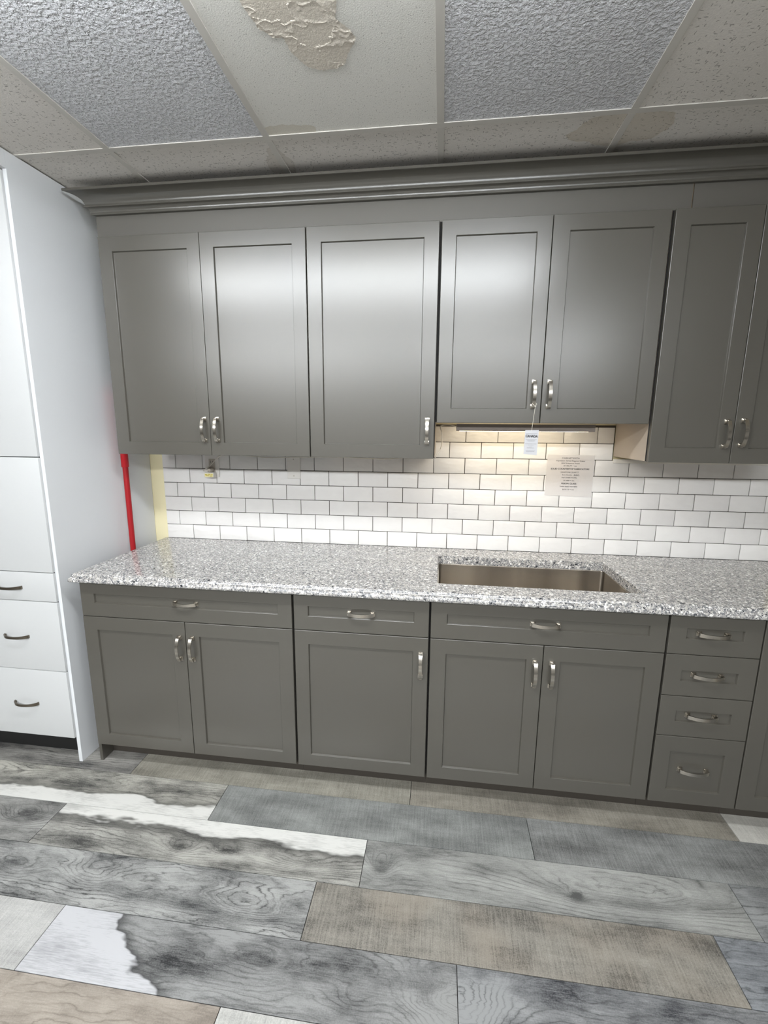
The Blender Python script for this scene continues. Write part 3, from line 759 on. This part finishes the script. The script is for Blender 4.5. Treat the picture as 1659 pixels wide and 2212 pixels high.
bm = bmesh.new(); tube(bm, [(.286, YT - .012, 1.300), (.286, YT - .030, 1.300), (.286, YT - .038, 1.300)], [.015, .014, .009], 12); finish(bm, 'plug_head', GREYPL, pl, (.286, YT - .02, 1.3), smooth=40)
o2 = empty('blank_plate', (0.738, YT, 1.32), label='plain white blank wall plate with two screws, under the left upper cabinet', cat='wall plate')
boxo('cover_plate', 0.703, 0.773, YT - .005, YT, 1.262, 1.378, PLATE, o2, bev=0.002)
for zz in (1.276, 1.362):
    bm = bmesh.new(); bmesh.ops.create_cone(bm, cap_ends=True, segments=12, radius1=.0032, radius2=.0028, depth=.0014, matrix=Matrix.Translation((.738, YT - .0055, zz)) @ Matrix.Rotation(math.radians(90), 4, 'X'))
    finish(bm, 'screw', GREYPL, o2, (.738, YT - .005, zz))

# cable from the plug under the cabinets to the light
bm = bmesh.new()
def spline(P_, n_=8):
    P_ = [Vector(p) for p in P_]; P_ = [P_[0]] + P_ + [P_[-1]]; out = []
    for i in range(1, len(P_) - 2):
        for k in range(n_):
            t = k / n_; a, b_, c_, d_ = P_[i - 1:i + 3]
            out.append(0.5 * ((2 * b_) + (c_ - a) * t + (2 * a - 5 * b_ + 4 * c_ - d_) * t * t + (3 * b_ - a - 3 * c_ + d_) * t ** 3))
    out.append(P_[-2]); return out
tube(bm, spline([(.286, YT - .046, 1.299), (.270, -.070, 1.297), (.272, -.062, 1.305), (.300, -.045, 1.330), (.345, -.045, 1.372), (.44, -.12, 1.3935), (.56, -.20, 1.389), (.68, -.20, 1.381), (.815, -.2, 1.385),
                 (1.03, -.2, 1.389), (1.18, -.2, 1.3835), (1.26, -.2, 1.3835), (1.36, -.2, 1.392), (1.462, -.235, 1.3925), (1.4755, -.24, 1.400), (1.498, -.225, 1.445), (1.500, -.215, 1.50), (1.492, -.22, 1.535), (1.53, -.25, 1.540), (1.562, -.275, 1.534)], 6), 0.0023, 6)
finish(bm, 'light_cable', CORD, None, (.9, -.2, 1.38), smooth=60, label='thin white cable running under the cabinets from socket to light', cat='cable')

# under-cabinet light bar
lb = empty('under_cabinet_light', (1.84, -.28, 1.515), label='long brown-grey under-cabinet light bar glowing warm above the sink', cat='light')
bm = bmesh.new()
ring = [(-.300, 1.5145), (-.3005, 1.5440), (-.225, 1.5455), (-.225, 1.528), (-.262, 1.5145)]
loops(bm, [[(x, y, z) for y, z in ring] for x in (1.561, 2.127)], cap0=True, cap1=True)
finish(bm, 'housing', BROWNM, lb, (1.84, -.28, 1.515))
bm = bmesh.new()
vs = [bm.verts.new(p) for p in ((1.575, -.2235, 1.5275), (2.113, -.2235, 1.5275), (2.113, -.2600, 1.5138), (1.575, -.2600, 1.5138))]; bm.faces.new(vs)
finish(bm, 'lens', LEDM, lb, (1.84, -.24, 1.52))
area('under_cabinet_lamp', (1.84, -.219, 1.5205), 0.54, 0.012, 0.52, (1.0, 0.86, 0.62), rot=(math.radians(52), 0, 0))

# clear taped price sheet
def on_sheet(u, v):      # u: 0 left..1 right, v: 0 top..1 bottom
    tl, tr, br, bl = Vector((2.010, 0, 1.4055)), Vector((2.227, 0, 1.4045)), Vector((2.2265, 0, 1.2025)), Vector((2.0075, 0, 1.2080))
    return tl.lerp(tr, u).lerp(bl.lerp(br, u), v)
sg = empty('price_sheet', (2.118, YT - .003, 1.304), label='clear printed price sheet taped to the tiles above the sink', cat='sign')
bm = bmesh.new()
N = 8
rings = []
for yy in (YT - .0030, YT - .0022):
    rings.append([(on_sheet(u, v).x, yy, on_sheet(u, v).z) for u, v in ((0, 0), (1, 0), (1, 1), (0, 1))])
loops(bm, rings, cap0=True, cap1=True)
finish(bm, 'film', FILM, sg, (2.118, YT - .003, 1.304))
lines = [('CABINETSMITH', .065, .0096, .37, .0), ('Impression Series Elegance Shaker', .130, .0080, .62, 0), ('MDF Polyester Fossil', .190, .0080, .38, 0), ('$7,486.79 + tax', .250, .0080, .28, 0),
         ('SOLID COUNTERTOP FABRICATORS', .325, .0098, .82, .00022), ('HANSTONE QUARTZ', .405, .0078, .38, 0), ('3cm Smoke', .470, .0078, .21, 0), ('Full OGEE Profile', .535, .0078, .32, 0), ('$1,400 + tax', .605, .0078, .23, 0),
         ('VISION GLASS', .680, .0098, .33, .00022), ('TWIN REED PATTERN', .755, .0078, .38, .0001), ('$253.75 + tax', .825, .0078, .25, 0)]
for t_, v, sz, wf, bd in lines:
    u = 0.5 if t_ != '3cm Smoke' else 0.45
    p = on_sheet(u, v + .012)
    letters('lettering', t_, sz, p.x, YT - .0034, p.z - sz * .35, INK, sg, bd, width=wf * .217)
p = on_sheet(.655, .482); letters('handwriting', 'DISC.', .0090, p.x, YT - .0034, p.z - .003, INK, sg, .0001, width=.026)

# hanging paper tag
tg = empty('hang_tag', (1.857, -.401, 1.47), label='small white paper tag hanging by a string from the handle above the sink', cat='tag')
bm = bmesh.new()
tpts = [(1.8290, 1.5200), (1.8815, 1.5210), (1.8800, 1.4205), (1.8275, 1.4255)]
loops(bm, [[(x, -.4010 + dy + (1.52 - z) * .03, z) for x, z in tpts] for dy in (0, .0006)], cap0=True, cap1=True)
finish(bm, 'card', PAPER, tg, (1.855, -.4, 1.47))
def tagtext(t_, z, sz, w_, mat=INK, bd=0):
    letters('lettering', t_, sz, 1.8550 - (1.52 - z) * .012, -.4020 + (1.52 - z) * .03 - .0003, z, mat, tg, bd, width=w_, tilt=math.radians(0.8))
tagtext('CANADA', 1.4925, .0125, .047, INK, .0004)
for z, w_, h_ in ((1.5065, .044, .0012), (1.4840, .044, .0010), (1.4795, .030, .0008), (1.4755, .028, .0008), (1.4660, .044, .0012), (1.4610, .022, .0010), (1.4540, .014, .001), (1.4495, .028, .001), (1.4390, .036, .0012), (1.4355, .032, .0010)):
    x_ = 1.8548 - (1.52 - z) * .012; y_ = -.4012 + (1.52 - z) * .03
    boxo('print_line', x_ - w_ / 2, x_ + w_ / 2, y_ - .0004, y_ - .0002, z - h_ / 2, z + h_ / 2, FAINT, tg)
bm = bmesh.new()
tube(bm, spline([(1.8535, -.4018, 1.5165), (1.8555, -.4025, 1.545), (1.8600, -.4035, 1.600), (1.8612, -.4045, 1.6140)], 4), .0007, 5)
tube(bm, spline([(1.8612, -.4045, 1.6140), (1.853, -.403, 1.619), (1.851, -.390, 1.626), (1.857, -.3795, 1.629), (1.8645, -.390, 1.626), (1.866, -.403, 1.620), (1.8612, -.4045, 1.6140)], 4), .0008, 5)
tube(bm, [(1.8612, -.4045, 1.6140), (1.8575, -.4055, 1.6105)], .0007, 5); tube(bm, [(1.8612, -.4045, 1.6140), (1.8640, -.4055, 1.6105)], .0007, 5)
finish(bm, 'string', STRING, tg, (1.857, -.4, 1.57))
